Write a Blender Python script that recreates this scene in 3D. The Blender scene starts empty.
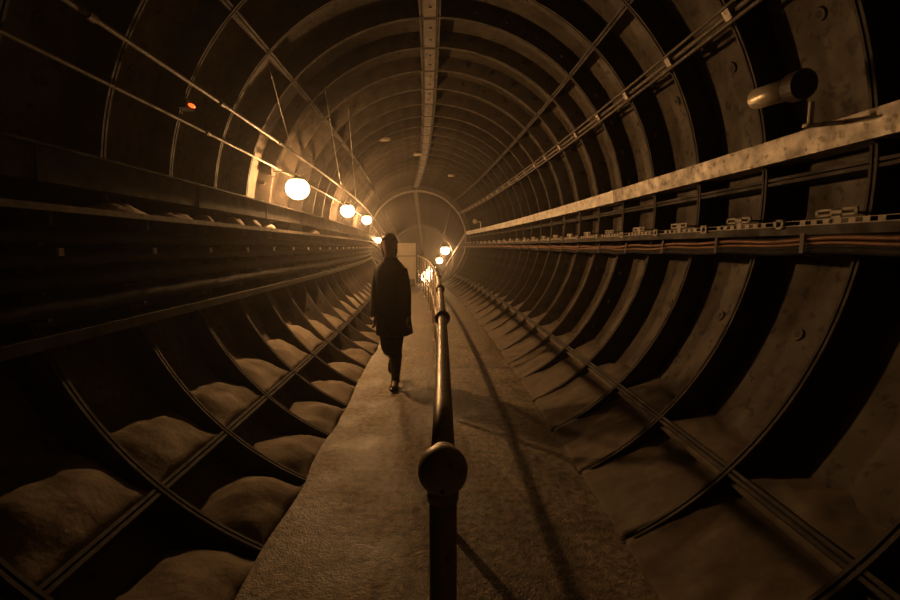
import bpy, bmesh, math, random
from math import sin, cos, pi, radians, atan, sqrt
from mathutils import Vector, Matrix, noise

random.seed(7)
scene = bpy.context.scene
COL = scene.collection

# ------------------------------------------------------------------ tunnel line
A0, K0, YC = -0.0074, -0.0070, 18.33          # curve to the left, crest of the gradient
H2, S2 = -0.050, -0.108                       # heading and gradient beyond the crest
ZC = 1.805                                    # ring centre above the walkway
CX = -0.01
RT, RS = 2.03, 2.20                           # rib tips, skin
Y0, Y1 = -2.85, 64.0
RING, Z0 = 0.6951, 2.111                      # ring width, first visible ring

def path(y):
    if y < YC:
        return A0*y + K0*y*y/2, 0.0, A0 + K0*y, 0.0
    x = A0*YC + K0*YC*YC/2
    return x + H2*(y-YC), S2*(y-YC), H2, S2

def W(y, u, v):
    x, z, h, s = path(y)
    return Vector((x + u, y - h*u, z + v))

def P(y, r, deg):
    a = radians(deg)
    return W(y, CX + r*cos(a), ZC + r*sin(a))

def uv(r, deg):
    a = radians(deg)
    return (CX + r*cos(a), ZC + r*sin(a))

def frame(y):
    """matrix of the cross-section at y (origin on the walkway line)"""
    x, z, h, s = path(y)
    return Matrix.Translation((x, y, z)) @ Matrix.Rotation(-atan(h), 4, 'Z') @ Matrix.Rotation(atan(s), 4, 'X')

def ys_for(a, b, step=0.6):
    out = []
    y = a
    while y < min(b, YC):
        out.append(y); y += step
    if b > YC:
        if a < YC: out.append(YC - 0.001)
        out.append(max(a, YC + 0.001))
        y = max(a, YC) + 5
        while y < b:
            out.append(y); y += 5
    out.append(b)
    return out

# ------------------------------------------------------------------ materials
def nodes(name):
    m = bpy.data.materials.new(name); m.use_nodes = True
    nt = m.node_tree
    return m, nt, nt.nodes['Principled BSDF'], nt.nodes.new, nt.links.new

def mat(name, c1, c2, scale=6.0, rough=(0.6, 0.9), bump=0.2, metal=0.0, detail=8, c3=None, fine=40.0, stretch=None, dist=0.012):
    m, nt, b, N, L = nodes(name)
    tc = N('ShaderNodeTexCoord')
    src = tc.outputs['Object']
    if stretch:
        mp = N('ShaderNodeMapping'); mp.inputs['Scale'].default_value = stretch
        L(src, mp.inputs[0]); src = mp.outputs[0]
    n1 = N('ShaderNodeTexNoise'); n1.inputs['Scale'].default_value = scale; n1.inputs['Detail'].default_value = detail
    n1.inputs['Roughness'].default_value = 0.62
    L(src, n1.inputs['Vector'])
    r = N('ShaderNodeValToRGB'); L(n1.outputs['Fac'], r.inputs[0])
    r.color_ramp.elements[0].position = 0.32; r.color_ramp.elements[1].position = 0.68
    r.color_ramp.elements[0].color = (*c1, 1); r.color_ramp.elements[1].color = (*c2, 1)
    col = r.outputs[0]
    n2 = N('ShaderNodeTexNoise'); n2.inputs['Scale'].default_value = fine; n2.inputs['Detail'].default_value = 6
    L(src, n2.inputs['Vector'])
    if c3:
        r3 = N('ShaderNodeValToRGB'); L(n2.outputs['Fac'], r3.inputs[0])
        r3.color_ramp.elements[0].position = 0.56; r3.color_ramp.elements[1].position = 0.66
        r3.color_ramp.elements[0].color = (0, 0, 0, 1); r3.color_ramp.elements[1].color = (1, 1, 1, 1)
        mx = N('ShaderNodeMix'); mx.data_type = 'RGBA'
        L(r3.outputs[0], mx.inputs[0]); L(col, mx.inputs[6]); mx.inputs[7].default_value = (*c3, 1)
        col = mx.outputs[2]
    L(col, b.inputs['Base Color'])
    rr = N('ShaderNodeMapRange'); L(n1.outputs['Fac'], rr.inputs[0])
    rr.inputs[1].default_value = 0.3; rr.inputs[2].default_value = 0.7
    rr.inputs[3].default_value = rough[1]; rr.inputs[4].default_value = rough[0]
    L(rr.outputs[0], b.inputs['Roughness'])
    b.inputs['Metallic'].default_value = metal
    if bump:
        ad = N('ShaderNodeMath'); ad.operation = 'ADD'
        L(n1.outputs['Fac'], ad.inputs[0])
        ml = N('ShaderNodeMath'); ml.operation = 'MULTIPLY'; ml.inputs[1].default_value = 0.35
        L(n2.outputs['Fac'], ml.inputs[0]); L(ml.outputs[0], ad.inputs[1])
        bp = N('ShaderNodeBump'); bp.inputs['Strength'].default_value = bump; bp.inputs['Distance'].default_value = dist
        L(ad.outputs[0], bp.inputs['Height']); L(bp.outputs[0], b.inputs['Normal'])
    return m

M = {}
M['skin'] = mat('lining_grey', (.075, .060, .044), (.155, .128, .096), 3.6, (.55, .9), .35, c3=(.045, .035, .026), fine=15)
M['skin_dim'] = mat('lining_grey_dim', (.040, .032, .024), (.095, .078, .058), 3.6, (.6, .9), .35, c3=(.03, .024, .018), fine=15)  # ceiling lining: the dim light overhead is put into a darker colour
M['iron'] = mat('cast_iron', (.032, .025, .018), (.072, .056, .042), 7, (.65, .9), .25, .0, c3=(.04, .03, .022))
M['key'] = mat('key_iron', (.085, .07, .054), (.17, .14, .11), 9, (.5, .8), .2)
M['plug'] = mat('plug_dark', (.015, .012, .01), (.03, .025, .02), 9)
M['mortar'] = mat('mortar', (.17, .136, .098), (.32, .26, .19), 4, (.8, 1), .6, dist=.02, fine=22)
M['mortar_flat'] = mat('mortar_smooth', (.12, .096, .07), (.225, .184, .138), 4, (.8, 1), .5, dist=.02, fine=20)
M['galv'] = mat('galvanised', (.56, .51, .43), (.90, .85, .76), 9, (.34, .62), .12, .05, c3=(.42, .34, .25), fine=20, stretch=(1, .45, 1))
M['galv_dull_dim'] = mat('galvanised_dull_dim', (.22, .185, .145), (.60, .53, .43), 9, (.34, .62), .12, .12, c3=(.17, .125, .085), fine=20)
M['darkmetal'] = mat('dark_metal', (.028, .022, .017), (.055, .044, .035), 10, (.6, .9), .1, .1)
M['steel'] = mat('conduit_steel', (.14, .118, .094), (.25, .215, .175), 16, (.45, .7), .05, .2)
M['rail'] = mat('handrail_paint', (.42, .345, .26), (.58, .49, .375), 12, (.34, .5), .06, .1, c3=(.32, .25, .18), fine=40, dist=.003)
M['dull'] = mat('conduit_dull', (.09, .074, .056), (.17, .14, .108), 14, (.5, .75), .06)
M['pale'] = mat('pale_plate', (.38, .33, .26), (.54, .48, .38), 20, (.5, .7), .05)
M['cable'] = mat('cable_black', (.008, .007, .006), (.018, .015, .012), 12, (.75, .95), .05)
M['copper'] = mat('cable_orange', (.20, .085, .038), (.32, .14, .06), 8, (.45, .65), .05)
M['board'] = mat('pale_board', (.66, .57, .45), (.78, .69, .56), 4, (.6, .8), .05)
M['boardedge'] = mat('board_edge', (.16, .13, .10), (.22, .18, .14), 6)
M['rag'] = mat('pale_rag', (.40, .34, .27), (.60, .52, .42), 10, (.8, 1), .4)
M['coat'] = mat('black_wool', (.036, .029, .024), (.058, .047, .038), 30, (.8, 1), .3, dist=.004)
M['trouser'] = mat('dark_trousers', (.018, .017, .018), (.03, .028, .03), 30, (.7, .9), .1)
M['boot'] = mat('boot_leather', (.010, .009, .008), (.02, .017, .015), 30, (.18, .3), .03)
M['skinp'] = mat('human_skin', (.42, .25, .17), (.50, .31, .21), 20, (.45, .6), .03, dist=.002)
M['hair'] = mat('brown_hair', (.08, .046, .026), (.16, .095, .052), 60, (.4, .6), .3, stretch=(1, 1, .15), dist=.006)
M['eye'] = mat('eye_white', (.6, .57, .52), (.66, .62, .58), 20, (.2, .3), 0)
M['lip'] = mat('lip_red', (.36, .14, .11), (.40, .17, .13), 20, (.35, .5), 0)
M['drum'] = mat('drum_brown', (.045, .03, .024), (.085, .055, .042), 9, (.5, .8), .1)
M['tube'] = mat('tube_cream', (.70, .61, .47), (.82, .73, .58), 5, (.25, .4), .03, .35, stretch=(8, .4, 8))

def floor_mat():
    m, nt, b, N, L = nodes('walkway_concrete')
    tc = N('ShaderNodeTexCoord')
    n1 = N('ShaderNodeTexNoise'); n1.inputs['Scale'].default_value = 2.2; n1.inputs['Detail'].default_value = 9; n1.inputs['Roughness'].default_value = .6
    n2 = N('ShaderNodeTexNoise'); n2.inputs['Scale'].default_value = 20; n2.inputs['Detail'].default_value = 9; n2.inputs['Roughness'].default_value = .65
    v = N('ShaderNodeTexVoronoi'); v.inputs['Scale'].default_value = 95
    for n in (n1, n2, v): L(tc.outputs['Object'], n.inputs['Vector'])
    r = N('ShaderNodeValToRGB'); L(n1.outputs['Fac'], r.inputs[0])
    r.color_ramp.elements[0].position = .33; r.color_ramp.elements[1].position = .7
    r.color_ramp.elements[0].color = (.17, .135, .095, 1); r.color_ramp.elements[1].color = (.46, .375, .275, 1)
    r2 = N('ShaderNodeValToRGB'); L(n2.outputs['Fac'], r2.inputs[0])
    r2.color_ramp.elements[0].position = .40; r2.color_ramp.elements[1].position = .58
    r2.color_ramp.elements[0].color = (.34, .34, .34, 1); r2.color_ramp.elements[1].color = (1, 1, 1, 1)
    mx = N('ShaderNodeMix'); mx.data_type = 'RGBA'; mx.blend_type = 'MULTIPLY'; mx.inputs[0].default_value = .85
    L(r.outputs[0], mx.inputs[6]); L(r2.outputs[0], mx.inputs[7]); L(mx.outputs[2], b.inputs['Base Color'])
    mr = N('ShaderNodeMapRange'); L(n1.outputs['Fac'], mr.inputs[0])
    mr.inputs[1].default_value = .35; mr.inputs[2].default_value = .68; mr.inputs[3].default_value = .42; mr.inputs[4].default_value = .85
    L(mr.outputs[0], b.inputs['Roughness'])
    a1 = N('ShaderNodeMath'); a1.operation = 'MULTIPLY_ADD'; a1.inputs[1].default_value = .55
    L(n2.outputs['Fac'], a1.inputs[0]); L(n1.outputs['Fac'], a1.inputs[2])
    a2 = N('ShaderNodeMath'); a2.operation = 'MULTIPLY_ADD'; a2.inputs[1].default_value = .16
    L(v.outputs['Distance'], a2.inputs[0]); L(a1.outputs[0], a2.inputs[2])
    bp = N('ShaderNodeBump'); bp.inputs['Strength'].default_value = .7; bp.inputs['Distance'].default_value = .026
    L(a2.outputs[0], bp.inputs['Height']); L(bp.outputs[0], b.inputs['Normal'])
    return m
M['floor'] = floor_mat()

def glow(name, col, strength):
    m, nt, b, N, L = nodes(name)
    b.inputs['Base Color'].default_value = (*col, 1)
    lw = N('ShaderNodeTexNoise'); lw.inputs['Scale'].default_value = 3
    b.inputs['Emission Color'].default_value = (*col, 1)
    b.inputs['Emission Strength'].default_value = strength
    b.inputs['Roughness'].default_value = .3
    return m
LAMP_COL = (1.0, .525, .20)
M['bulb'] = glow('lamp_filament_lit', LAMP_COL, 3100)
M['bulb_mid'] = glow('lamp_filament_brighter', LAMP_COL, 4200)
M['bulb_far'] = glow('lamp_filament_far', LAMP_COL, 1300)
def glass_mat():
    m, nt, b, N, L = nodes('lamp_glare_globe')
    out = [n for n in nt.nodes if n.type == 'OUTPUT_MATERIAL'][0]
    nt.nodes.remove(b)
    t = N('ShaderNodeBsdfTransparent'); e = N('ShaderNodeEmission'); a = N('ShaderNodeAddShader')
    t.inputs[0].default_value = (.95, .93, .9, 1)
    e.inputs[0].default_value = (1.0, .66, .34, 1); e.inputs[1].default_value = 9
    L(t.outputs[0], a.inputs[0]); L(e.outputs[0], a.inputs[1]); L(a.outputs[0], out.inputs['Surface'])
    return m
M['glass'] = glass_mat()
M['red'] = glow('red_glow', (1.0, .12, .02), 3.0)

# ------------------------------------------------------------------ mesh helpers
def link(name, me, parent=None):
    o = bpy.data.objects.new(name, me); COL.objects.link(o)
    if parent: o.parent = parent
    return o

def build(name, verts, faces, m, parent=None, smooth=False, mats=None, fm=None):
    me = bpy.data.meshes.new(name)
    me.from_pydata([tuple(v) for v in verts], [], faces)
    for x in (mats or [m]): me.materials.append(x)
    if fm:
        for p, i in zip(me.polygons, fm): p.material_index = i
    bm = bmesh.new(); bm.from_mesh(me)
    bmesh.ops.recalc_face_normals(bm, faces=bm.faces); bm.to_mesh(me); bm.free()
    for p in me.polygons: p.use_smooth = smooth
    return link(name, me, parent)

class MB:
    def __init__(s): s.v, s.f, s.m, s.cur = [], [], [], 0
    def add(s, vs, fs):
        b = len(s.v); s.v += [Vector(x) for x in vs]
        for f in fs: s.f.append([b+i for i in f]); s.m.append(s.cur)
    def loft(s, rings, closed=True, caps=True):
        n = len(rings[0]); b = len(s.v)
        for r in rings: s.v += [Vector(x) for x in r]
        for i in range(len(rings)-1):
            for j in range(n if closed else n-1):
                k = (j+1) % n
                s.f.append([b+i*n+j, b+i*n+k, b+(i+1)*n+k, b+(i+1)*n+j]); s.m.append(s.cur)
        if caps and closed:
            s.f.append([b+j for j in range(n)]); s.m.append(s.cur)
            e = b+(len(rings)-1)*n
            s.f.append([e+j for j in range(n)]); s.m.append(s.cur)
    def tube(s, pts, r, n=8, caps=True):
        pts = [Vector(p) for p in pts]; rings = []
        rr = r if isinstance(r, (list, tuple)) else [r]*len(pts)
        ref = None
        for i, p in enumerate(pts):
            t = (pts[min(i+1, len(pts)-1)] - pts[max(i-1, 0)]).normalized()
            if ref is None:
                ref = Vector((0, 0, 1)) if abs(t.z) < .9 else Vector((1, 0, 0))
            a = (ref - t*ref.dot(t)).normalized(); bb = t.cross(a); ref = a
            rings.append([p + (a*cos(2*pi*j/n) + bb*sin(2*pi*j/n))*rr[i] for j in range(n)])
        s.loft(rings, True, caps)
    def box(s, c, d, mx=None):
        vs = [Vector((sx*d[0]/2, sy*d[1]/2, sz*d[2]/2)) for sx in (-1, 1) for sy in (-1, 1) for sz in (-1, 1)]
        if mx: vs = [mx @ v for v in vs]
        vs = [v + Vector(c) for v in vs]
        s.add(vs, [(0, 1, 3, 2), (4, 6, 7, 5), (0, 4, 5, 1), (2, 3, 7, 6), (0, 2, 6, 4), (1, 5, 7, 3)])
    def ball(s, c, r, nu=16, nv=10, sc=(1, 1, 1)):
        c = Vector(c); rings = []
        for i in range(1, nv):
            a = pi*i/nv
            rings.append([c + Vector((r*sin(a)*cos(2*pi*j/nu)*sc[0], r*sin(a)*sin(2*pi*j/nu)*sc[1], r*cos(a)*sc[2])) for j in range(nu)])
        s.loft(rings, True, False)
        b = len(s.v) - nu*(nv-1); t = len(s.v)
        s.v += [c + Vector((0, 0, r*sc[2])), c - Vector((0, 0, r*sc[2]))]
        for j in range(nu):
            k = (j+1) % nu
            s.f.append([t, b+j, b+k]); s.m.append(s.cur)
            e = b + nu*(nv-2)
            s.f.append([t+1, e+k, e+j]); s.m.append(s.cur)
    def build(s, name, m, parent=None, smooth=False):
        return build(name, s.v, s.f, None, parent, smooth, m if isinstance(m, list) else [m], s.m)

def sweep(prof, ys, closed=True, mb=None, wob=None):
    mb = mb or MB()
    mb.loft([[W(y, u + (wob(y) if wob else 0), v) for u, v in prof] for y in ys], closed, closed)
    return mb

def pipe_prof(r, deg, rad, n=8):
    u0, v0 = uv(r, deg)
    return [(u0 + rad*cos(2*pi*j/n), v0 + rad*sin(2*pi*j/n)) for j in range(n)]

def polar_box(r0, r1, a0, a1, n=1):
    lo = [uv(r0, a0 + (a1-a0)*i/n) for i in range(n+1)]
    hi = [uv(r1, a1 + (a0-a1)*i/n) for i in range(n+1)]
    return lo + hi

def smooth_angle(o, deg=35):
    me = o.data
    for p in me.polygons: p.use_smooth = True
    try: me.set_sharp_from_angle(angle=radians(deg))
    except Exception: pass

def empty(name, loc=(0, 0, 0), label=None, cat=None, group=None):
    o = bpy.data.objects.new(name, None); COL.objects.link(o); o.location = loc
    o.empty_display_size = .1
    if label: tag(o, label, cat, group)
    return o

def tag(o, label, cat, group=None, kind=None):
    o['label'] = label; o['category'] = cat
    if group: o['group'] = group
    if kind: o['kind'] = kind
    return o

def adopt(child, root):
    child.parent = root
    child.matrix_parent_inverse = root.matrix_basis.inverted() if False else Matrix.Translation(-root.location)
    return child

def dup(root, loc, label=None, rot=None):
    r = root.copy(); COL.objects.link(r); r.location = loc
    if rot is not None: r.rotation_euler = rot
    if label: r['label'] = label
    for ch in list(root.children):
        c = ch.copy(); COL.objects.link(c); c.parent = r
        for g in list(ch.children):
            d = g.copy(); COL.objects.link(d); d.parent = c
    return r

def structure(o, label, cat):
    o['kind'] = 'structure'; o['label'] = label; o['category'] = cat
    return o

# ------------------------------------------------------------------ tunnel lining
RINGS = [Z0 + i*RING for i in range(-7, 87)]
COLLAR = YC
rings_near = [y for y in RINGS if y < YC - .3]
rings_far = [y for y in RINGS if y > YC + .4]
FLANGE = {'wall_right': [-44.6, 2.4, 46.8], 'ceiling': [89.7, 94.5], 'wall_left': [136.9, 178.5, 227.1]}
SPAN = {'wall_right': (-66.0, 47.5), 'ceiling': (47.5, 136.2), 'wall_left': (136.2, 246.0)}
LAB = {'wall_right': 'curved right-hand side of the ribbed iron tunnel lining', 'ceiling': 'curved crown of the ribbed iron tunnel lining overhead',
       'wall_left': 'curved left-hand side of the ribbed iron tunnel lining'}

def rib_profile():
    # (along tunnel, radius): two bolted flanges with a caulking groove
    return [(-.040, RS+.01), (-.024, RT+.012), (-.021, RT), (-.006, RT), (-.004, RT+.022), (.004, RT+.022), (.006, RT), (.021, RT), (.024, RT+.012), (.040, RS+.01)]

def make_rib(a0, a1):
    mb = MB()
    n = int((a1-a0)/2.4)
    rings = []
    for i in range(n+1):
        a = radians(a0 + (a1-a0)*i/n)
        rings.append([(CX + r*cos(a), d, ZC + r*sin(a)) for d, r in rib_profile()])
    mb.loft(rings, True, True)
    # bolt heads on both flanks
    k = int((a1-a0)/9.0)
    for i in range(k):
        a = radians(a0 + 4.5 + i*9.0)
        for s in (-1, 1):
            c = Vector((CX + (RT+.085)*cos(a), s*.034, ZC + (RT+.085)*sin(a)))
            er = Vector((cos(a), 0, sin(a))); et = Vector((-sin(a), 0, cos(a)))
            r0 = [c + (er*cos(t*pi/3) + et*sin(t*pi/3))*.021 for t in range(6)]
            r1 = [p + Vector((0, s*.02, 0)) for p in r0]
            mb.loft([r0, r1], True, True)
    return mb

walls = {}
for nm, (a0, a1) in SPAN.items():
    mb = MB()
    n = max(6, int((a1-a0)/3.5))
    prof = [uv(RS, a0 + (a1-a0)*i/n) for i in range(n+1)] + [uv(RS+.12, a1 + (a0-a1)*i/n) for i in range(n+1)]
    ys = ys_for(Y0, Y1)
    sweep(prof, ys, True, mb)
    # grout plugs: a dark socket with an iron boss at the middle of every pan
    mids = {'wall_right': (-21.5, 24.5), 'ceiling': (68, 116), 'wall_left': (157.5, 203)}[nm]
    for y in [r + RING/2 for r in RINGS[:50]]:
        if abs(y - YC) < .5: continue
        for md in mids:
            c = P(y, RS, md); er = (P(y, RS-.1, md) - c).normalized()
            et = (P(y, RS, md+2) - c).normalized(); ey = er.cross(et)
            o_, i_, h_ = [], [], []
            for t in range(10):
                d = et*cos(t*pi/5) + ey*sin(t*pi/5)
                o_.append(c + d*.040); i_.append(c + d*.034 + er*.012); h_.append(c + d*.022 + er*.012)
            mb.cur = 0
            mb.loft([o_, i_, h_], True, False)
            mb.cur = 1
            mb.loft([h_, [p - er*.004 for p in h_]], True, True)
            mb.cur = 0
    w = mb.build(nm, [M['skin_dim'] if nm == 'ceiling' else M['skin'], M['plug']], None, False)
    smooth_angle(w, 30)
    structure(w, LAB[nm], 'wall' if nm != 'ceiling' else 'ceiling')
    walls[nm] = w
    # ribs: one per ring
    first = None
    for y in RINGS:
        if abs(y - YC) < .33: continue
        if first is None:
            first = make_rib(a0, a1).build('rib', M['iron'], w)
            smooth_angle(first, 25)
            first.matrix_world = frame(y); first.matrix_basis = frame(y)
        else:
            c = first.copy(); COL.objects.link(c); c.parent = w; c.matrix_basis = frame(y)
    # lengthwise flanges between the segments
    for a in FLANGE[nm]:
        d = .62
        pr = [uv(RS+.01, a-d*1.25), uv(RT+.004, a-d), uv(RT+.004, a-.14), uv(RT+.03, a-.1), uv(RT+.03, a+.1), uv(RT+.004, a+.14), uv(RT+.004, a+d), uv(RS+.01, a+d*1.25)]
        fl = sweep(pr, ys_for(Y0, Y1)).build('flange', M['iron'], w)

# crown key segments: narrow pale castings, one per ring
km = MB()
for y in RINGS:
    if abs(y - YC) < .33: continue
    y2 = y + RING
    pr = polar_box(RT-.004, RT+.03, 90.4, 93.9, 2)
    sweep(pr, [y+.03, y2-.03], True, km)
    for t in (.3, .7):
        c = P(y+RING*t, RT-.004, 92.1)
        km.ball(c, .020, 8, 5, (1, 1, .6))
kk = km.build('key_strip', M['key'], walls['ceiling']); kk['label'] = 'paler narrow key pieces along the crown'

# collar at the crest, where the bore tips downhill
def collar(name, y, w_, r0, label):
    mb = MB(); rings = []
    for i in range(73):
        a = radians(-90 + 5*i)
        rings.append([Vector((CX + r*cos(a), d, ZC + r*sin(a))) for d, r in ((-w_/2, RS+.05), (-w_/2, r0), (-w_/2+.03, r0-.02), (w_/2-.03, r0-.02), (w_/2, r0), (w_/2, RS+.05))])
    mb.loft(rings, True, False)
    o = mb.build(name, M['dull']); o.matrix_basis = frame(y)
    smooth_angle(o, 30)
    structure(o, label, 'arch ring')
    return o
collar('trim_1', YC, .34, RT-.03, 'broad pale iron collar ring at the far crest of the tunnel')
collar('trim_2', 27.9, .26, RT-.02, 'second collar ring further down the sloping bore')

# closing bulkheads at both ends of the built length
def bulkhead(name, y, label):
    mb = MB(); ring = [Vector((CX + (RS+.1)*cos(2*pi*i/40), 0, ZC + (RS+.1)*sin(2*pi*i/40))) for i in range(40)]
    mb.loft([ring, [p + Vector((0, .2, 0)) for p in ring]], True, True)
    o = mb.build(name, M['skin']); o.matrix_basis = frame(y); structure(o, label, 'wall'); return o
bulkhead('wall_far', Y1 - .1, 'dark far end of the descending bore')
bulkhead('wall_rear', Y0 - .1, 'tunnel end behind the camera')

# ------------------------------------------------------------------ walkway
FL, FR = -.905, .985
def fl_edge(y, s):
    return .035*noise.noise(Vector((y*1.3, s*7.1, 2.2))) + .018*noise.noise(Vector((y*5.0, s*3.1, 5.2)))
mb = MB(); rings = []
for y in [Y0 + .16*i for i in range(int((YC-Y0)/.16)+1)] + [YC+.002] + [YC + 5*i for i in range(1, 9)] + [Y1]:
    e0 = FL + fl_edge(y, 0); e1 = FR + fl_edge(y, 1)
    row = []
    for i in range(11):
        u = e0 + (e1-e0)*i/10
        z = .010*noise.noise(Vector((u*1.6, y*1.1, .3)))
        if i in (0, 10): z -= .014
        row.append(W(y, u, z))
    row += [W(y, e1+.015, -.40), W(y, e0-.015, -.40)]
    rings.append(row)
mb.loft(rings, True, True)
fl = mb.build('floor', M['floor']); smooth_angle(fl, 50)
structure(fl, 'rough concrete walkway running down the middle of the tunnel', 'floor')

# ------------------------------------------------------------------ mortar in the pans
def mound_mesh(side, upper, seed):
    """heap of mortar in one pan: grid over length (t) and from inner edge to skin (s)"""
    nt, ns = 18, 14
    hl = RING/2 - .012
    vs, top = [], []
    rnd = random.Random(seed)
    amp = rnd.uniform(.7, 1.25); tilt = rnd.uniform(-.03, .03); off = Vector((seed*3.7, side*5.0, 1.3*upper))
    for i in range(nt+1):
        t = -1 + 2*i/nt
        for j in range(ns+1):
            s = j/ns
            if not upper:
                u0, v0 = -.90, -.012
                u1, v1 = (-1.45, .085) if side < 0 else (-1.49, .285)
                hump = (.075*amp*sin(pi*min(1, s*1.12+.04)) if s < .9 else .01) * (1-abs(t)**2.6)
                hump -= .055*abs(t)**3
                if side > 0: hump = .25*hump + .035*abs(t)**3
            else:
                u0, v0 = -1.425, .325
                u1, v1 = (-1.86, .56) if side < 0 else (-1.74, .45)
                hump = (.085*amp*sin(pi*min(1, s*1.15))) * (1-abs(t)**3) - .02*abs(t)**3*s
                if side > 0: hump *= .4
            u = u0 + (u1-u0)*s; v = v0 + (v1-v0)*(s**1.25)
            v += hump + tilt*t*s + (.034 if side < 0 else .016)*noise.noise(Vector((t*1.6, s*2.2, 0)) + off) + .016*noise.noise(Vector((t*4.5, s*5, 2)) + off)
            if not upper and j == 0: v = -.03
            if upper and j == 0: v = .318 + .006*t
            # keep inside the skin
            du, dv = u-CX, v-ZC; r = sqrt(du*du+dv*dv)
            if r > RS+.03: k = (RS+.03)/r; u, v = CX+du*k, ZC+dv*k
            top.append((u if side < 0 else -u, t*hl, v))
    fs = []
    N_ = ns+1
    for i in range(nt):
        for j in range(ns):
            fs.append([i*N_+j, i*N_+j+1, (i+1)*N_+j+1, (i+1)*N_+j])
    # skirt down to below, so that it is a solid lump
    b = len(top); low = []
    for (u, y, v) in top:
        du, dv = u-CX, v-ZC; r = sqrt(du*du+dv*dv); k = (RS+.05)/r
        low.append((CX+du*k, y, ZC+dv*k))
    vs = top + low
    for i in range(nt):
        for j in range(ns):
            fs.append([b+i*N_+j, b+(i+1)*N_+j, b+(i+1)*N_+j+1, b+i*N_+j+1])
    for i in range(nt):
        for j in (0, ns):
            fs.append([i*N_+j, (i+1)*N_+j, b+(i+1)*N_+j, b+i*N_+j])
    for j in range(ns):
        for i in (0, nt):
            fs.append([i*N_+j, i*N_+j+1, b+i*N_+j+1, b+i*N_+j])
    return vs, fs

protos = {}
for side, nm in ((-1, 'wall_left'), (1, 'wall_right')):
    for upper in (0, 1):
        lst = []
        for sd in range(5):
            vs, fs = mound_mesh(side, upper, sd + 1)
            lst.append((vs, fs))
        used = {}
        bays = [y for y in rings_near if y + RING < YC - .1]
        for i, y in enumerate(bays):
            k = (i*7 + side*3 + upper*2) % 5
            mtx = frame(y + RING/2)
            if k not in used:
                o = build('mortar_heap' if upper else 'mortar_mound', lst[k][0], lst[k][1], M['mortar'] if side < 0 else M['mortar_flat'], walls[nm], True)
                used[k] = o
            else:
                o = used[k].copy(); COL.objects.link(o); o.parent = walls[nm]
            o.matrix_basis = mtx

# ------------------------------------------------------------------ handrail with ball joints
HR_U, HR_T, HR_K = -.005, 1.133, .54
posts_y = [.70 + 1.585*i for i in range(12)]
hr = empty('handrail', W(posts_y[0], HR_U, 0), 'long tubular steel handrail with ball joints along the middle of the walkway', 'handrail')
def rail(h, r):
    ys = [posts_y[0] + (posts_y[-1]-posts_y[0])*i/60 for i in range(61)]
    m = MB(); m.tube([W(y, HR_U, h) for y in ys], r, 16)
    return m
o = rail(HR_T, .0215).build('top_rail', M['rail'], None, True); adopt(o, hr)
o = rail(HR_K, .0215).build('knee_rail', M['rail'], None, True); adopt(o, hr)
def ball_mesh():
    m = MB(); m.ball((0, 0, 0), .0415, 28, 18)
    # collars where the tubes enter, and the grub screw hole
    m.tube([(0, 0, -.050), (0, 0, -.034)], .0265, 20)
    m.tube([(0, .034, 0), (0, .050, 0)], .0265, 20)
    m.cur = 1
    m.tube([(0, -.0385, -.0165), (0, -.0392, -.0168)], .0042, 10)
    return m
base_post = None
for y in posts_y:
    loc = W(y, HR_U, 0)
    if base_post is None:
        m = MB(); m.tube([loc + Vector((0, 0, -.01)), loc + Vector((0, 0, HR_T))], .0235, 18)
        p = m.build('post', M['rail'], None, True)
        p.data.transform(Matrix.Translation(-loc)); p.parent = hr; p.location = loc - hr.location
        b1 = ball_mesh().build('ball_joint', [M['rail'], M['plug']], p, True); b1.location = (0, 0, HR_T)
        b2 = b1.copy(); COL.objects.link(b2); b2.parent = p; b2.location = (0, 0, HR_K)
        m = MB(); m.tube([(0, 0, -.006), (0, 0, .012)], .055, 20); m.tube([(0, 0, .01), (0, 0, .04)], .031, 18)
        bf = m.build('base_flange', M['rail'], p)
        base_post = p
    else:
        p = base_post.copy(); COL.objects.link(p); p.parent = hr; p.location = loc - hr.location
        for ch in list(base_post.children):
            c = ch.copy(); COL.objects.link(c); c.parent = p

# ------------------------------------------------------------------ left-hand services
def along(name, r, deg, rad, ya, yb, m, label, cat, clip_every=None, clip_m=None, cliplen=.05, group=None, step=.5):
    root = empty(name, P(ya, r, deg), label, cat, group)
    o = sweep(pipe_prof(r, deg, rad, 10), ys_for(ya, yb, step)).build('pipe', m, None, True); adopt(o, root)
    if clip_every:
        y = ya + .3
        while y < min(yb, YC):
            mb = MB()
            sweep(pipe_prof(r, deg, rad*1.55, 10), [y, y+cliplen], True, mb)
            c0 = P(y+cliplen/2, r, deg); c1 = P(y+cliplen/2, RS+.01, deg)
            mb.tube([c0, c1], .007, 6)
            c = mb.build('clip', clip_m or m); adopt(c, root)
            y += clip_every
    return root

def ring_y(i): return Z0 + i*RING
along('conduit', 1.95, 154.3, .016, ring_y(-4), 40, M['steel'], 'upper of the two thin steel conduits along the left wall above the lamps', 'conduit', RING*2, M['steel'])
along('conduit', 1.98, 162.0, .012, ring_y(-4), 40, M['steel'], 'lower of the two thin steel conduits, just above the left wall lamps', 'conduit', RING*3, M['steel'])

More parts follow.
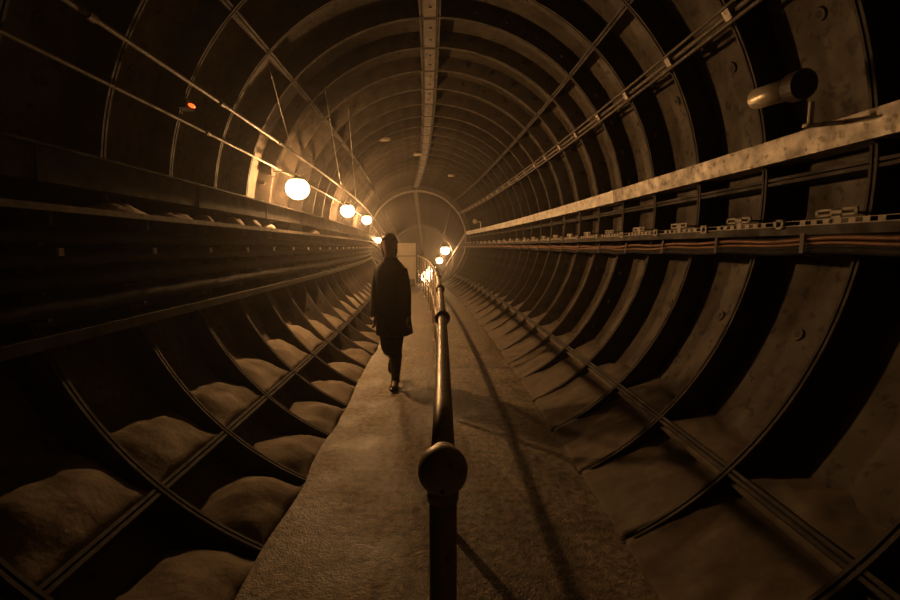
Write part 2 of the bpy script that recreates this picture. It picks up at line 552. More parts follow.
# trunking below the lamps
root = empty('cable_trunking', P(ring_y(-6), 1.86, 177.5), 'dark steel cable trunking running under the left wall lamps', 'trunking')
o = sweep(polar_box(1.82, 1.92, 175.3, 180.2), ys_for(ring_y(-6), 60)).build('casing', M['darkmetal']); adopt(o, root)
o = sweep(polar_box(1.775, 1.93, 174.9, 175.3), ys_for(ring_y(-6), 60)).build('lid', M['darkmetal']); adopt(o, root)  # lid overhang added to shade the casing face below
for i in range(-6, 22, 2):
    y = ring_y(i)
    mb = MB(); sweep(polar_box(1.815, 1.93, 175.0, 180.35), [y-.012, y+.012], True, mb)
    mb.tube([P(y, 1.9, 177.5), P(y, RS, 177.5)], .018, 6)
    o = mb.build('strap', M['darkmetal']); adopt(o, root)

# upper cable shelf
def shelf(name, r_in, r_out, deg, thick, ya, yb, label, cables):
    root = empty(name, P(ya, r_in, deg), label, 'cable shelf')
    ui, vi = uv(r_in, deg); uo = -sqrt(max(.01, r_out**2 - (vi-ZC)**2)) + CX
    pr = [(ui, vi), (uo, vi), (uo, vi-.012), (ui, vi-.012)]
    o = sweep(pr, ys_for(ya, yb)).build('deck', M['darkmetal']); adopt(o, root)
    pr = [(ui+.006, vi+.010), (ui-.004, vi+.010), (ui-.004, vi-thick), (ui+.006, vi-thick)]
    o = sweep(pr, ys_for(ya, yb)).build('edge_angle', M['steel']); adopt(o, root)
    return root, ui, uo, vi
sh, ui, uo, vi = shelf('cable_shelf', 1.78, RS+.01, 183.9, .022, ring_y(-6), 60, 'upper cable shelf with a thin bright edge along the left wall', 0)
for i in range(-6, 23):
    y = ring_y(i)
    mb = MB()
    a = W(y, ui-.01, vi-.012); b = W(y, ui-.01, vi-.085); c = W(y, uo+.05, vi-.20); d = W(y, uo+.05, vi-.012)
    ex = Vector((0, .012, 0))
    mb.loft([[a-ex, b-ex, c-ex, d-ex], [a+ex, b+ex, c+ex, d+ex]], True, True)
    o = mb.build('bracket', M['darkmetal']); adopt(o, sh)

lo, ui2, uo2, vi2 = shelf('cable_shelf', 1.93, RS+.01, 202.0, .045, ring_y(-6), 60, 'lower dark cable shelf along the left wall above the mortar heaps', 0)
for o in lo.children:
    if o.name.startswith('edge_angle'): o.data.materials.clear(); o.data.materials.append(M['darkmetal'])

# thick cables lying on arms between the two shelves
cab_spec = [(1.90, 187.4, .036, 'topmost of the four thick black cables under the upper left shelf'),
            (1.93, 190.6, .040, 'second from the top of the thick black cables on the left wall'),
            (1.95, 194.0, .038, 'third from the top of the thick black cables on the left wall'),
            (1.97, 197.6, .042, 'lowest of the four thick black cables, just above the lower left shelf')]
for j, (r, a, rad, lab) in enumerate(cab_spec):
    ys = ys_for(ring_y(-6), 58, .25)
    mb = MB(); rings = []
    for y in ys:
        sag = -.012*sin(pi*((y - Z0)/RING))**2 + .01*noise.noise(Vector((y*.7, j, 0)))
        rings.append([W(y, u, v + sag) for u, v in pipe_prof(r, a, rad, 8)])
    mb.loft(rings, True, True)
    o = mb.build('power_cable', M['cable'], None, True)
    tag(o, lab, 'cable', 'thick black cables on the left wall')
# bracket combs that carry them: pale end tips catch the light
comb = None
for i in range(-5, 23):
    y = ring_y(i) + .0
    fr = frame(y)
    if comb is None:
        r0 = empty('cable_bracket', fr.translation, 'x', 'bracket', 'cable brackets under the left shelf')
        mb = MB()
        u0, v0 = uv(RT+.02, 186.5); u1, v1 = uv(RT+.02, 199)
        mb.loft([[(u0, -.012, v0), (u0+.02, -.012, v0), (u1+.02, -.012, v1), (u1, -.012, v1)], [(u0, .012, v0), (u0+.02, .012, v0), (u1+.02, .012, v1), (u1, .012, v1)]], True, True)
        for (r, a, rad, lab) in cab_spec:
            uu, vv = uv(r, a)
            mb.box(((uu + u0)/2 + .0, 0, vv-rad-.012), (abs(uu-u0)+.08, .024, .012))
            uu, vv = uv(1.79, 190.6); mb.box((uu-.13, 0, vv-.01), (.26, .014, .012))
        o = mb.build('arm', M['darkmetal'], r0)
        mb = MB(); uu, vv = uv(1.79, 190.6)
        mb.box((uu, 0, vv), (.012, .030, .036))
        o = mb.build('end_plate', M['pale'], r0); o['label'] = 'small pale end plate'
        r0.matrix_basis = fr
        comb = r0; c = r0
    else:
        c = dup(comb, fr.translation); c.matrix_basis = fr
    c['label'] = 'dark cable bracket with a small pale end plate under the upper left shelf'

# crumpled sacking lying on the upper shelf
rag_spec = [(2.66, .30, .075, 'long crumpled pale rag on the upper left shelf, nearest the camera'), (3.22, .26, .06, 'second crumpled pale rag from the camera on the upper left shelf'),
            (3.62, .12, .07, 'short pale rag lump just before the gap on the upper left shelf'), (4.18, .17, .085, 'pointed pale rag heap on the upper left shelf beyond the gap'),
            (4.62, .15, .10, 'fallen pale rag wedge on the upper left shelf near the first lamp'), (5.05, .14, .08, 'bright pale rag below the nearest lamp on the upper left shelf'),
            (7.1, .2, .08, 'pale rag between the first and second lamps on the upper left shelf')]
for k, (y, ln, h, lab) in enumerate(rag_spec):
    mb = MB(); rings = []
    n = 12
    for i in range(n+1):
        t = -1 + 2*i/n
        env = max(.02, (1-abs(t)**2.2))
        hh = h*env*(.6 + .8*abs(noise.noise(Vector((t*1.7, k*4.4, 1)))) + .35*noise.noise(Vector((t*4, k, 3))))
        ww = .065*env + .01
        yy = y + t*ln/1.0
        cu = ui - .085
        ring = []
        for q in range(9):
            a = pi*q/8
            ring.append(W(yy, cu + ww*cos(a), vi + .002 + max(.004, hh)*sin(a)*(1+.25*noise.noise(Vector((t*3, a*2, k))))))
        rings.append(ring)
    mb.loft(rings, True, True)
    o = mb.build('rag', M['rag'], None, True)
    tag(o, lab, 'rag', 'rags on the upper left shelf')

# ------------------------------------------------------------------ lamps
lamp_proto = {}
def make_lamp(bulb):
    r = empty('wall_lamp', (0, 0, 0))
    mb = MB(); mb.ball((0, 0, 0), .036, 16, 10, (1, 1, 1.2)); mb.build('bulb', M[bulb], r, True)
    mb = MB(); mb.ball((0, 0, 0), .138, 24, 16, (1, 1, .92)); mb.build('globe', M['glass'], r, True)  # glowing globe stands in for the glare around the bulb
    mb = MB()
    mb.loft([[Vector((r_*cos(2*pi*j/20), r_*sin(2*pi*j/20), z_)) for j in range(20)] for r_, z_ in ((.082, .100), (.084, .108), (.06, .130), (.035, .137), (.035, .15), (.012, .155), (.012, .135), (.045, .128), (.074, .106))], True, False)
    mb.build('cap', M['darkmetal'], r)
    return r
def place_lamp(y, rr, deg, label, group, wall_deg, big=1.0, bulb='bulb_mid'):
    loc = P(y, rr, deg)
    if bulb not in lamp_proto:
        r = make_lamp(bulb); lamp_proto[bulb] = r; r.location = loc
    else:
        src = lamp_proto[bulb]
        r = src.copy(); COL.objects.link(r); r.location = loc
        for ch in list(src.children):
            if ch.name.startswith('arm'): continue
            c = ch.copy(); COL.objects.link(c); c.parent = r
    tag(r, label, 'lamp', group)
    r.scale = (big, big, big)  # far lamps enlarged past true size to stand in for their glare
    w = (P(y, RT+.03, wall_deg) - loc)/big
    mb = MB(); mid = Vector((0, 0, .17))
    mb.tube([Vector((0, 0, .145)), mid, Vector((w.x*.5, w.y, max(.19, w.z))), w], .010, 8)
    mb.box(w, (.05, .09, .09))
    mb.build('arm', M['darkmetal'], r)
G1 = 'lit globe lamps along the tunnel walls'
place_lamp(5.55, 1.715, 167.0, 'largest and nearest lit globe lamp on the left wall', G1, 163.5, 1.0, 'bulb')
place_lamp(9.20, 1.725, 166.3, 'second lit globe lamp along the left wall', G1, 163.0)
place_lamp(13.05, 1.73, 164.8, 'third lit globe lamp along the left wall', G1, 162.0)
place_lamp(19.5, 1.73, 176.4, 'fourth lit globe lamp, just above the walking person\'s shoulder', G1, 172.0)
place_lamp(28.5, 1.62, 20.0, 'highest of the lit lamps down the slope at the far right', G1, 17.0, 2.1, 'bulb_far')
place_lamp(38.0, 1.55, 25.0, 'second lit lamp down the slope, just below the highest one', G1, 20.0, 2.1, 'bulb_far')
for (y, u, v, lab) in ((20.4, .585, .62, 'upper of two lit work lamps on stands low beside the far handrail end'), (19.1, .345, .30, 'lowest lit work lamp on a stand beside the far handrail end')):
    r = empty('work_lamp', W(y, u, 0), lab, 'lamp', 'lit work lamps on stands at the crest')
    mb = MB(); mb.ball((0, 0, v), .036, 14, 8); mb.build('bulb', M['bulb_far'], r, True)
    mb = MB(); mb.ball((0, 0, v), .24, 24, 16); mb.build('globe', M['glass'], r, True)  # oversized glowing globe imitates the lamp's glare
    mb = MB(); mb.tube([(0, 0, v-.28), (0, 0, v-.245), (0, 0, v-.23)], [.03, .07, .06], 14)
    mb.tube([(0, 0, 0.01), (0, 0, v-.26)], .014, 8)
    for k in range(3): mb.tube([(0, 0, .06), (.16*cos(2.1*k), .16*sin(2.1*k), -.005)], .01, 6)
    mb.build('stand', M['darkmetal'], r)

# red-orange glow spot, added together with its small box under the conduit
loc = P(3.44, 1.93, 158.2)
r = empty('red_glow_spot', loc, 'small glowing red-orange spot under the upper left conduit', 'light')
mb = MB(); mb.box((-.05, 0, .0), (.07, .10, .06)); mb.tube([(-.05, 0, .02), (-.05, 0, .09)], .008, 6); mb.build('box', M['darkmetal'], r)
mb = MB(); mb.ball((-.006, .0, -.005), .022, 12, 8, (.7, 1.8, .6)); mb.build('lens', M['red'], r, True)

# thin hanger wires
hang = [((4.28, 2.03, 138.7), (5.72, 1.955, 154.3), 'nearest thin slanting hanger wire above the first left lamp'),
        ((5.50, 2.03, 130.0), (9.0, 1.955, 154.0), 'second thin hanger wire, slanting down to above the second left lamp'),
        ((6.60, 2.03, 126.8), (11.2, 1.955, 154.0), 'third and farthest thin hanger wire on the left')]
for a, b, lab in hang:
    mb = MB(); p, q_ = P(*a), P(*b)
    mb.tube([p + (q_-p)*i/8 + Vector((0, 0, -.02*sin(pi*i/8))) for i in range(9)], .006, 6)
    o = mb.build('hanger_wire', M['steel'], None, True); tag(o, lab, 'wire', 'hanger wires on the left')

# ------------------------------------------------------------------ right-hand services
# galvanised trunking: square duct in bolted lengths
root = empty('cable_trunking', P(ring_y(-6), 1.98, 7.3), 'pale galvanised steel trunking running the whole right wall', 'trunking')
u_t, v_t = uv(1.985, 9.25); u_b, v_b = uv(1.985, 5.45)
pr = [(u_t, v_t), (u_b, v_b), (u_b+.16, v_b), (u_t+.14, v_t)]
joints = [ring_y(-6), .9, 5.05, 8.64, 12.3, 15.6, YC-.05]
for a, b in zip(joints[:-1], joints[1:]):
    o = sweep(pr, ys_for(a+.002, b-.002)).build('section', M['galv_dull_dim'] if b < 6 else M['galv']); adopt(o, root)  # near lengths: duller zinc, darkened further as painted dimness near the camera
for y in joints[1:-1]:
    mb = MB(); sweep([(u_t-.004, v_t+.004), (u_b-.004, v_b-.004), (u_b+.1, v_b-.004), (u_t+.1, v_t+.004)], [y-.035, y+.035], True, mb)
    o = mb.build('joint_sleeve', M['galv']); adopt(o, root)
o = sweep(pr, ys_for(YC-.04, 60)).build('section', M['key']); adopt(o, root)  # far length darkened to counter the strong lamps beside it
for i in range(-6, 23):
    y = ring_y(i); mb = MB()
    mb.add([], [])
    sweep([(u_b+.02, v_b-.002), (u_b+.16, v_b-.002), (u_b+.16, v_b-.05), (u_b+.10, v_b-.05)], [y-.016, y+.016], True, mb)
    o = mb.build('support', M['darkmetal']); adopt(o, root)

# perforated cable tray with pale bridges
droop = lambda y: 0.0
td = -5.55
root = empty('cable_tray', P(ring_y(-5), 1.9, td), 'perforated cable tray along the right wall under the trunking', 'cable tray')
ut, vt = uv(1.90, td)
TY0, TY1 = ring_y(-5), YC
o = sweep([(ut, vt-.012), (ut+.30, vt-.012), (ut+.30, vt-.045), (ut, vt-.060)], ys_for(TY0, TY1)).build('tray_bed', M['darkmetal']); adopt(o, root)
vs, fs, y, k, cols = [], [], TY0 + .05, 0, []
while y < 15.0:
    k += 1
    solid = (k % 10) not in (4, 5, 6)
    cols += [(y, solid), (y + .034, False)]
    y += .0695
for (y, sol) in cols:
    for dv in (-.013, -.009, .012, .015): vs.append(W(y, ut-.001, vt+dv))
for i in range(len(cols)-1):
    for r_ in range(3):
        if r_ == 1 and not cols[i][1]: continue
        fs.append([4*i+r_, 4*i+r_+1, 4*i+4+r_+1, 4*i+4+r_])
o = build('slotted_flange', vs, fs, M['pale']); adopt(o, root)
so = o.modifiers.new('thick', 'SOLIDIFY'); so.thickness = .003

# pale slotted brackets at every rib
def bracket_mesh():
    mb = MB()
    # comb plate in the y-z plane: two bars, centre block, stem
    for (y0, y1, z0, z1) in ((-.115, .115, .030, .040), (-.115, .115, .004, .014), (-.115, -.098, .004, .040), (-.035, .03, .004, .040), (.098, .115, .004, .040), (-.03, .02, -.034, .006)):
        mb.box((0, (y0+y1)/2, (z0+z1)/2), (.008, y1-y0, z1-z0))
    mb.box((.06, 0, .02), (.12, .03, .012))
    return mb
bp = None
for i in range(-4, 23):
    y = ring_y(i) + .03
    u, v = uv(1.93, -4.35)
    mtx = frame(y) @ Matrix.Translation((u-.022, 0, v-.015))
    if bp is None:
        bp = bracket_mesh().build('slotted_bracket', M['pale']); o = bp
    else:
        o = bp.copy(); COL.objects.link(o)
    o.matrix_basis = mtx
    tag(o, 'pale slotted metal bracket standing above the cable tray on the right wall', 'bracket', 'slotted brackets above the right cable tray')
sp = None
for i in range(-4, 18):
    y = ring_y(i) + RING*.52
    mtx = frame(y) @ Matrix.Translation((ut-.007, 0, vt))
    if sp is None:
        mb = MB()
        for (y0, y1, z0, z1) in ((-.035, .035, .016, .028), (-.035, .035, -.026, -.016), (-.035, -.02, -.026, .028), (.015, .035, -.026, .028)):
            mb.box((0, (y0+y1)/2, (z0+z1)/2), (.01, y1-y0, z1-z0))
        sp = mb.build('tray_coupler', M['pale']); o = sp
    else:
        o = sp.copy(); COL.objects.link(o)
    o.matrix_basis = mtx
    tag(o, 'small pale square coupler clipped on the edge of the right cable tray', 'coupler', 'couplers on the right cable tray')

# bundle of cables under the tray
root = empty('cable_bundle', P(ring_y(-5), 1.88, -8.6), 'bundle of black and orange cables strapped beneath the right cable tray', 'cables')
def loose(name, r, a, rad, m, seed, amp=.008, yb=None):
    ys = ys_for(ring_y(-5), yb or YC, .116)
    mb = MB(); rings = []
    for y in ys:
        dz = amp*noise.noise(Vector((y*1.1, seed, 0))) - .010*sin(pi*(y-Z0)/RING)**2
        da = -1.2*max(0, min(1, (y-2)/2.5)) + .8*max(0, min(1, (y-6)/6))
        rings.append([W(y, u, v + dz) for u, v in pipe_prof(r, a+da, rad, 7)])
    mb.loft(rings, True, True)
    o = mb.build(name, m, None, True); adopt(o, root)
loose('black_cable', 1.93, -8.1, .030, M['cable'], 1)
loose('black_cable', 1.90, -9.0, .022, M['cable'], 2)
o_ = loose('orange_cable', 1.872, -8.0, .011, M['copper'], 3, .012)
o_ = loose('orange_cable', 1.878, -8.75, .009, M['copper'], 4, .012)
loose('black_cable', 1.89, -9.7, .018, M['cable'], 5)
for i in range(-4, 23):
    y = ring_y(i) + .12; mb = MB()
    da = -1.2*max(0, min(1, (y-2)/2.5)) + .8*max(0, min(1, (y-6)/6))
    pr = [uv(1.852, -7.2+da), uv(1.852, -10.4+da), uv(1.95, -10.6+da), uv(1.95, -10.4+da), uv(1.858, -10.2+da), uv(1.858, -7.2+da)]
    rg = [[W(y + s*.013 + .02*(k in (0, 5)), u, v) for k, (u, v) in enumerate(pr)] for s in (-1, 1)]
    mb.loft(rg, True, True)
    o = mb.build('strap', M['drum']); adopt(o, root)

# twin conduit run high on the right with clips
root = empty('conduit_run', P(ring_y(-3), 1.98, 31.8), 'twin rail conduit run high on the right wall', 'conduit')
for a, rad in ((33.1, .011), (30.5, .013)):
    o = sweep(pipe_prof(1.985, a, rad, 8), ys_for(ring_y(-3), YC)).build('rail_tube', M['dull'], None, True); adopt(o, root)
o = sweep(pipe_prof(2.0, 31.7, .017, 8), ys_for(ring_y(-3), YC)).build('inner_cable', M['dull'], None, True); adopt(o, root)
for i in range(-3, 23):
    y = ring_y(i) - .1 + .03*(i % 2); mb = MB()
    sweep(polar_box(1.965, 2.02, 30.9, 32.7), [y-.028, y+.028], True, mb)
    sweep(polar_box(2.0, 2.1, 31.4, 32.2), [y-.012, y+.012], True, mb)
    o = mb.build('clip', M['galv_dull_dim']); adopt(o, root)

# cylindrical fitting on a stem, near right
loc = P(2.22, 1.80, 8.9)
r = empty('stem_fitting', loc, 'pale cylinder with a dark drum on a short stem above the right trunking, nearest', 'lamp fitting', 'unlit fittings on stems above the right trunking')
top = P(2.22, 1.80, 12.6) - loc
mb = MB(); mb.tube([(.02, 0, .0), Vector((.02, 0, top.z))], .012, 10); mb.tube([(.02, 0, -.005), (.02, 0, .01)], .03, 12)
mb.tube([(.03, 0, .004), P(2.22, 2.02, 8.6) - loc], .012, 8)
mb.build('stem', M['galv'], r)
a = P(2.52, 1.80, 16.1) - loc; b = P(2.27, 1.80, 15.3) - loc; d = (b-a).normalized()
mb = MB(); mb.tube([a, a+d*.01, b], [.046, .054, .054], 22); mb.build('tube', M['tube'], r, True)
mb = MB(); mb.tube([b-d*.01, b+d*.002, b+d*.07, b+d*.09], [.056, .070, .070, .05], 24)
mb.build('drum', M['drum'], r)
# far one, a small dome
loc = P(14.9, 1.95, 9.6)
r = empty('stem_fitting', loc, 'small round pale fitting on a stem at the far end of the right trunking', 'lamp fitting', 'unlit fittings on stems above the right trunking')
mb = MB(); hgt = P(14.9, 1.95, 15.5).z - loc.z
mb.tube([(0, 0, -.02), (0, 0, hgt)], .014, 8); mb.tube([(0, 0, hgt-.01), (-.16, .25, hgt+.03)], .012, 8); mb.build('stem', M['galv'], r)
mb = MB(); mb.ball((-.17, .26, hgt+.03), .085, 16, 10, (1, .8, 1)); mb.build('dome', M['pale'], r, True)

# small fittings on the crown
for (y, a, lab) in ((11.5, 96.9, 'small pale ceiling fitting left of the crown strip'), (13.7, 66, 'small pale ceiling fitting right of the crown strip'), (9.1, 117, 'small dull ceiling fitting farther left than the crown strip')):
    loc = P(y, 2.0, a); c = P(y, RT+.03, a) - loc
    r = empty('ceiling_fitting', loc, lab, 'ceiling fitting', 'unlit fittings on the crown')
    mb = MB(); mb.tube([(0, 0, 0), c], .015, 8); mb.build('bracket', M['darkmetal'], r)
    mb = MB(); mb.tube([(-.11, 0, .0), (-.09, 0, 0), (.09, 0, .0), (.11, 0, 0)], [.015, .04, .04, .015], 12); mb.build('body', M['pale'], r, True)

# ------------------------------------------------------------------ pale cabinet at the crest
loc = W(17.4, -.56, 0)
r = empty('cabinet', loc, 'pale upright metal cabinet standing at the far end of the walkway', 'cabinet')
mb = MB(); mb.box((0, 0, .83), (.84, .30, 1.62)); o = mb.build('body', M['board'], r)
mb = MB(); mb.box((0, -.158, 1.37), (.80, .02, .42)); o = mb.build('door', M['board'], r)
mb = MB(); mb.box((0, -.158, .63), (.80, .02, 1.0)); o = mb.build('door', M['board'], r)
mb = MB(); mb.box((0, -.154, 1.145), (.84, .012, .03)); mb.box((-.36, -.165, .9), (.02, .02, 1.3)); o = mb.build('frame', M['boardedge'], r)
mb = MB(); mb.box((.22, -.19, .14), (.30, .08, .24)); o = mb.build('vent_box', M['boardedge'], r)
for o in r.children: o.rotation_euler = (0, 0, .12)
r.location = loc

# ------------------------------------------------------------------ person
def skin_mesh(pts, edges, rad, name, m, parent, sub=2, root_i=0):
    me = bpy.data.meshes.new(name); me.from_pydata([tuple(p) for p in pts], edges, [])
    o = link(name, me, parent)
    md = o.modifiers.new('skin', 'SKIN'); md.use_smooth_shade = True
    sv = me.skin_vertices[0].data
    for i, r_ in enumerate(rad):
        sv[i].radius = (r_, r_) if not isinstance(r_, tuple) else r_
    sv[root_i].use_root = True
    ms = o.modifiers.new('sub', 'SUBSURF'); ms.levels = sub; ms.render_levels = sub
    dg = bpy.context.evaluated_depsgraph_get(); dg.update()
    me2 = bpy.data.meshes.new_from_object(o.evaluated_get(dg))
    o.modifiers.clear(); o.data = me2
    me2.materials.clear(); me2.materials.append(m)
    for p in me2.polygons: p.use_smooth = True; p.material_index = 0
    return o

PX, PY = -.600, 4.62
per = empty('person', (PX, PY, 0), 'person in a long dark coat and tall black boots walking along the walkway', 'person')
# local frame: faces the camera (-y); x to the photo's right
# joints
hipz = .845
J = dict(pelvis=(-.010, .0, .86), spine=(-.012, .0, 1.02), chest=(-.014, .0, 1.20), neck0=(-.016, .0, 1.345), neck1=(-.018, -.008, 1.42), head=(-.020, -.012, 1.50),
         hipR=(.062, .0, .83), kneeR=(.036, -.045, .455), ankR=(.018, .0, .085), toeR=(.008, -.125, .032),
         hipL=(-.082, .0, .83), kneeL=(-.060, -.02, .45), ankL=(-.050, .30, .27), toeL=(-.055, .335, .15),
         shR=(.110, .0, 1.250), elR=(.142, .035, .995), wrR=(.150, -.02, .785),
         shL=(-.140, .0, 1.250), elL=(-.174, -.01, 1.0), wrL=(-.168, -.10, .80))
keys = list(J); pts = [J[k] for k in keys]; ix = {k: i for i, k in enumerate(keys)}
rad = dict(pelvis=(.125, .10), spine=(.115, .085), chest=(.135, .10), neck0=.062, neck1=.05, head=.05, hipR=.082, kneeR=.052, ankR=.034, toeR=.026,
           hipL=.082, kneeL=.052, ankL=.034, toeL=.026, shR=.058, elR=.04, wrR=.026, shL=.058, elL=.04, wrL=.026)
E_ = [('pelvis', 'spine'), ('spine', 'chest'), ('chest', 'neck0'), ('neck0', 'neck1'), ('neck1', 'head'), ('pelvis', 'hipR'), ('hipR', 'kneeR'), ('kneeR', 'ankR'), ('ankR', 'toeR'),
      ('pelvis', 'hipL'), ('hipL', 'kneeL'), ('kneeL', 'ankL'), ('ankL', 'toeL'), ('chest', 'shR'), ('shR', 'elR'), ('elR', 'wrR'), ('chest', 'shL'), ('shL', 'elL'), ('elL', 'wrL')]
rads = [rad[k] for k in keys]
edges = [(ix[a], ix[b]) for a, b in E_]
body = skin_mesh(pts, edges, rads, 'body', M['skinp'], per, 2)

# head: lofted ellipses with brow, nose, chin
HC = Vector((-.021, -.016, 1.525))
def head_ring(z, w, f, b, nose=0, brow=0):
    out = []
    for j in range(24):
        a = 2*pi*j/24
        x = w*cos(a); yy = (b if sin(a) > 0 else f)*sin(a)
        fr = max(0, -sin(a))
        yy -= nose*max(0, fr-.93)/.07
        if brow: yy -= brow*max(0, 1-abs(abs(x)-.03)/.03)*(fr > .5)
        out.append(HC + Vector((x, yy, z)))
    return out
hb = MB()
lev = [(-.135, .046, .040, .058, 0, 0), (-.118, .046, .062, .060, 0, 0), (-.110, .040, .078, .058, 0, 0), (-.098, .048, .085, .060, 0, 0), (-.080, .056, .086, .066, .002, 0), (-.066, .060, .088, .074, .003, 0), (-.052, .064, .088, .082, .016, 0),
       (-.040, .067, .087, .088, .020, 0), (-.022, .070, .086, .094, .012, 0), (-.006, .072, .084, .098, .005, -.006), (.012, .073, .088, .101, .003, .004), (.035, .073, .087, .101, 0, 0), (.060, .067, .078, .094, 0, 0), (.082, .052, .060, .074, 0, 0), (.096, .028, .032, .040, 0, 0), (.100, .006, .008, .010, 0, 0)]
hb.loft([head_ring(*l) for l in lev], True, True)
for s in (-1, 1):
    hb.ball(HC + Vector((s*.074, .010, -.018)), .030, 10, 8, (.28, .6, 1))
hd = hb.build('head', M['skinp'], None, True)
# merge head and hands into the one body mesh
def hand(wr, el, curl_dir, side):
    wr, el = Vector(wr), Vector(el); d = (wr-el).normalized()
    fw = Vector((0, -1, 0)); fw = (fw - d*fw.dot(d)).normalized(); sd = d.cross(fw)
    parts = []
    pl = skin_mesh([wr - d*.01, wr + d*.035, wr + d*.078], [(0, 1), (1, 2)], [(.020, .026), (.018, .036), (.014, .038)], 'palm', M['skinp'], None, 1); parts.append(pl)
    for k, (o_, l_) in enumerate(((.028, .062), (.010, .070), (-.009, .066), (-.027, .052))):
        b = wr + d*.066 + fw*o_
        c = curl_dir*side
        p1 = b + d*l_*.45; p2 = p1 + d*l_*.32 + sd*c*.010; p3 = p2 + d*l_*.22 + sd*c*.016
        parts.append(skin_mesh([b, p1, p2, p3], [(0, 1), (1, 2), (2, 3)], [.0092, .0086, .008, .007], 'finger', M['skinp'], None, 1))
    b = wr + d*.024 + fw*.026
    parts.append(skin_mesh([b, b + d*.022 + fw*.020, b + d*.048 + fw*.028, b + d*.068 + fw*.028], [(0, 1), (1, 2), (2, 3)], [.012, .0105, .0095, .008], 'thumb', M['skinp'], None, 1))
    return parts
extra = hand(J['wrR'], J['elR'], 1, -1) + hand(J['wrL'], J['elL'], 1, 1) + [hd]
bmj = bmesh.new(); bmj.from_mesh(body.data)
for o in extra:
    bmj.from_mesh(o.data)
bmj.to_mesh(body.data); bmj.free()
for p in body.data.polygons: p.use_smooth = True
for o in extra:
    bpy.data.objects.remove(o, do_unlink=True)
# eyes and lips as small pieces of the face
for s in (-1, 1):
    mb = MB(); mb.ball(HC + Vector((s*.030, -.074, -.008)), .0125, 12, 8, (1.15, .8, .75)); mb.cur = 1
    mb.ball(HC + Vector((s*.030, -.0825, -.008)), .0055, 8, 6, (1, .5, 1))
    mb.build('eye', [M['eye'], M['plug']], per, True)
mb = MB(); mb.ball(HC + Vector((0, -.088, -.071)), .02, 12, 8, (1, .35, .32)); mb.build('lips', M['lip'], per, True)
# hair: cap plus shoulder-length fall
mb = MB()
rings = []
for z, w, f, b in ((-.125, .066, -.050, .086), (-.09, .079, -.030, .098), (-.05, .083, -.020, .106), (.0, .084, -.010, .110), (.030, .084, .030, .111), (.046, .083, .088, .111), (.074, .072, .081, .100), (.098, .052, .058, .074), (.112, .024, .028, .034), (.116, .004, .005, .006)):
    ring = []
    for j in range(24):
        a = 2*pi*j/24
        yy = (b if sin(a) > 0 else f)*sin(a)
        k = 1 + .04*noise.noise(Vector((cos(a)*4, sin(a)*4, z*12)))
        ring.append(HC + Vector((w*cos(a)*k, yy*k, z)))
    rings.append(ring)
mb.loft(rings, True, True)
mb.build('hair', M['hair'], per, True)

# coat: lofted torso and flared skirt, with a collar; sleeves joined in
mb = MB(); rings = []
def coat_ring(z, cx, cy, w, d, fold=0.0, n=28):
    out = []
    for j in range(n):
        a = 2*pi*j/n
        k = 1 + fold*sin(a*7 + 1.3)
        x = abs(cos(a))**.82*(1 if cos(a) > 0 else -1)*w*k
        y = abs(sin(a))**.82*(1 if sin(a) > 0 else -1)*d*k
        out.append(Vector((cx+x, cy+y, z)))
    return out
prof = [(.585, .010, .055, .180, .190, .05), (.60, .010, .055, .182, .190, .05), (.70, .004, .045, .178, .175, .04), (.80, -.004, .03, .176, .158, .03), (.90, -.010, .012, .170, .142, .02), (1.00, -.012, .004, .158, .130, .01), (1.08, -.013, .002, .150, .125, 0),
        (1.17, -.014, 0, .156, .130, 0), (1.23, -.014, 0, .158, .126, 0), (1.285, -.015, .002, .142, .112, 0), (1.33, -.016, .004, .108, .095, 0), (1.355, -.017, .006, .084, .080, 0), (1.375, -.018, .010, .070, .074, 0), (1.395, -.018, .014, .072, .076, 0)]
mb.loft([coat_ring(*p) for p in prof], True, False)
torso = mb.build('coat', M['coat'], per, True)
sl = []
for s in 'RL':
    sh_, el_, wr_ = Vector(J['sh'+s]), Vector(J['el'+s]), Vector(J['wr'+s])
    d = (wr_-el_).normalized()
    sx = 1 if s == 'R' else -1
    m2 = MB(); inner = sh_ + Vector((-sx*.075, 0, .045))
    m2.tube([inner, sh_ + Vector((-sx*.004, 0, -.004)), sh_*.55 + el_*.45, el_, el_*.5+wr_*.5, wr_ + d*.0], [.046, .060, .058, .053, .048, .046], 16)
    sl.append(m2.build('sleeve', M['coat'], None, True))
bmj = bmesh.new(); bmj.from_mesh(torso.data)
for o in sl: bmj.from_mesh(o.data)
bmj.to_mesh(torso.data); bmj.free()
for p in torso.data.polygons: p.use_smooth = True
for o in sl: bpy.data.objects.remove(o, do_unlink=True)
so = torso.modifiers.new('thick', 'SOLIDIFY'); so.thickness = .006
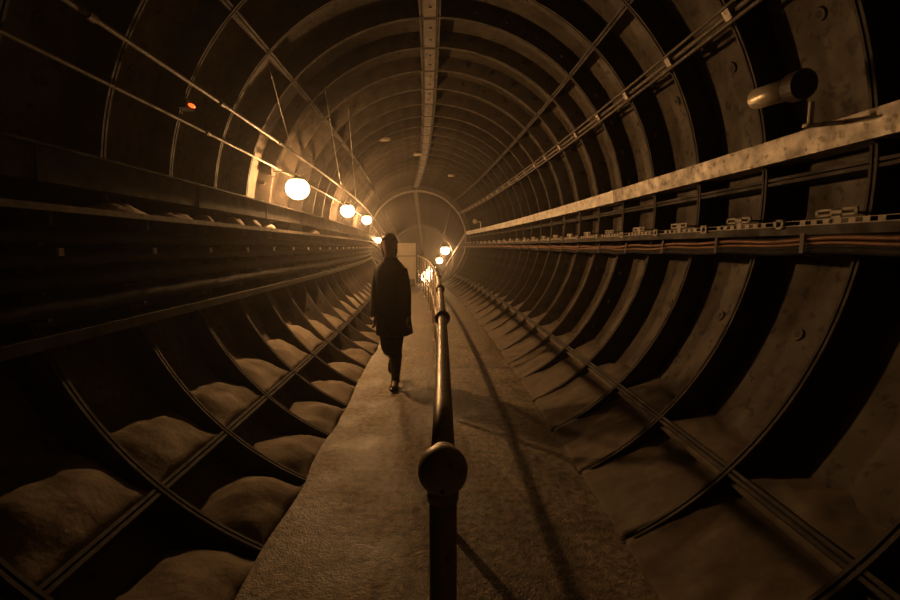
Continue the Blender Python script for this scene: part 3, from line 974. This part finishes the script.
# trousers and boots
for s in 'RL':
    h_, k_, a_ = Vector(J['hip'+s]), Vector(J['knee'+s]), Vector(J['ank'+s])
    mb = MB(); mb.tube([h_ + Vector((0, 0, .03)), h_*.5+k_*.5, k_, k_*.45+a_*.55], [.092, .080, .064, .054], 16)
    mb.build('trouser_leg', M['trouser'], per, True)
for s in 'RL':
    k_, a_, t_ = Vector(J['knee'+s]), Vector(J['ank'+s]), Vector(J['toe'+s])
    up = (k_-a_).normalized(); fd = (t_-a_); fd = (fd - up*fd.dot(up)).normalized() if s == 'L' else Vector((fd.x, fd.y, 0)).normalized()
    mb = MB()
    mb.tube([a_ + up*.30, a_ + up*.27, a_ + up*.16, a_ + up*.05, a_ - up*.02], [.066, .066, .058, .046, .046], 16)
    sole = a_ - up*.045
    if s == 'R': sole = Vector((a_.x, a_.y, .035))
    rgs = []
    for t, w, hh, lift in ((-.055, .026, .052, .0), (-.03, .036, .074, 0), (.03, .037, .070, -.004), (.085, .043, .050, -.012), (.13, .042, .040, -.016), (.165, .030, .030, -.016), (.182, .010, .016, -.012)):
        c = sole + fd*t + up*(hh/2 + lift - .008)
        sdv = fd.cross(up).normalized()
        rgs.append([c + sdv*w*cos(2*pi*j/14) + up*hh/2*1.15*sin(2*pi*j/14) for j in range(14)])
    mb.loft(rgs, True, True)
    bt = mb.build('boot', M['boot'], per, True)
    mb = MB(); sdv = fd.cross(up).normalized()
    hc = sole - fd*.032 - up*.016
    q4 = [hc + sdv*sx*.024 + fd*sy*.024 + up*sz*.020 for sz in (-1, 1) for sx, sy in ((-1, -1), (1, -1), (1, 1), (-1, 1))]
    mb.loft([q4[:4], q4[4:]], True, True)
    mb.build('heel', M['boot'], bt)

# ------------------------------------------------------------------ camera, air, view
cam = bpy.data.cameras.new('camera'); co = bpy.data.objects.new('camera', cam); COL.objects.link(co)
cam.sensor_width = 36; cam.lens = 445.93/900*36; cam.clip_start = .02; cam.clip_end = 300
co.location = (0, 0, 1.5); co.rotation_euler = (pi/2 - .1189, 0, 0)
scene.camera = co

w = bpy.data.worlds.new('world'); scene.world = w; w.use_nodes = True
nt = w.node_tree
for n in list(nt.nodes): nt.nodes.remove(n)
out = nt.nodes.new('ShaderNodeOutputWorld')
bg = nt.nodes.new('ShaderNodeBackground'); bg.inputs[0].default_value = (0, 0, 0, 1); bg.inputs[1].default_value = 0
vs_ = nt.nodes.new('ShaderNodeVolumeScatter'); vs_.inputs['Color'].default_value = (.95, .88, .78, 1); vs_.inputs['Density'].default_value = .0045; vs_.inputs['Anisotropy'].default_value = .82
nt.links.new(bg.outputs[0], out.inputs['Surface']); nt.links.new(vs_.outputs[0], out.inputs['Volume'])

scene.view_settings.view_transform = 'Standard'
scene.view_settings.look = 'None'
scene.view_settings.gamma = 1.0
scene.view_settings.use_curve_mapping = False
scene.view_settings.exposure = -0.4
try:
    scene.cycles.use_denoising = True
    scene.cycles.volume_bounces = 0
    scene.cycles.max_bounces = 6; scene.cycles.diffuse_bounces = 1; scene.cycles.glossy_bounces = 2; scene.cycles.transparent_max_bounces = 12
    scene.cycles.sample_clamp_indirect = 4
except Exception: pass
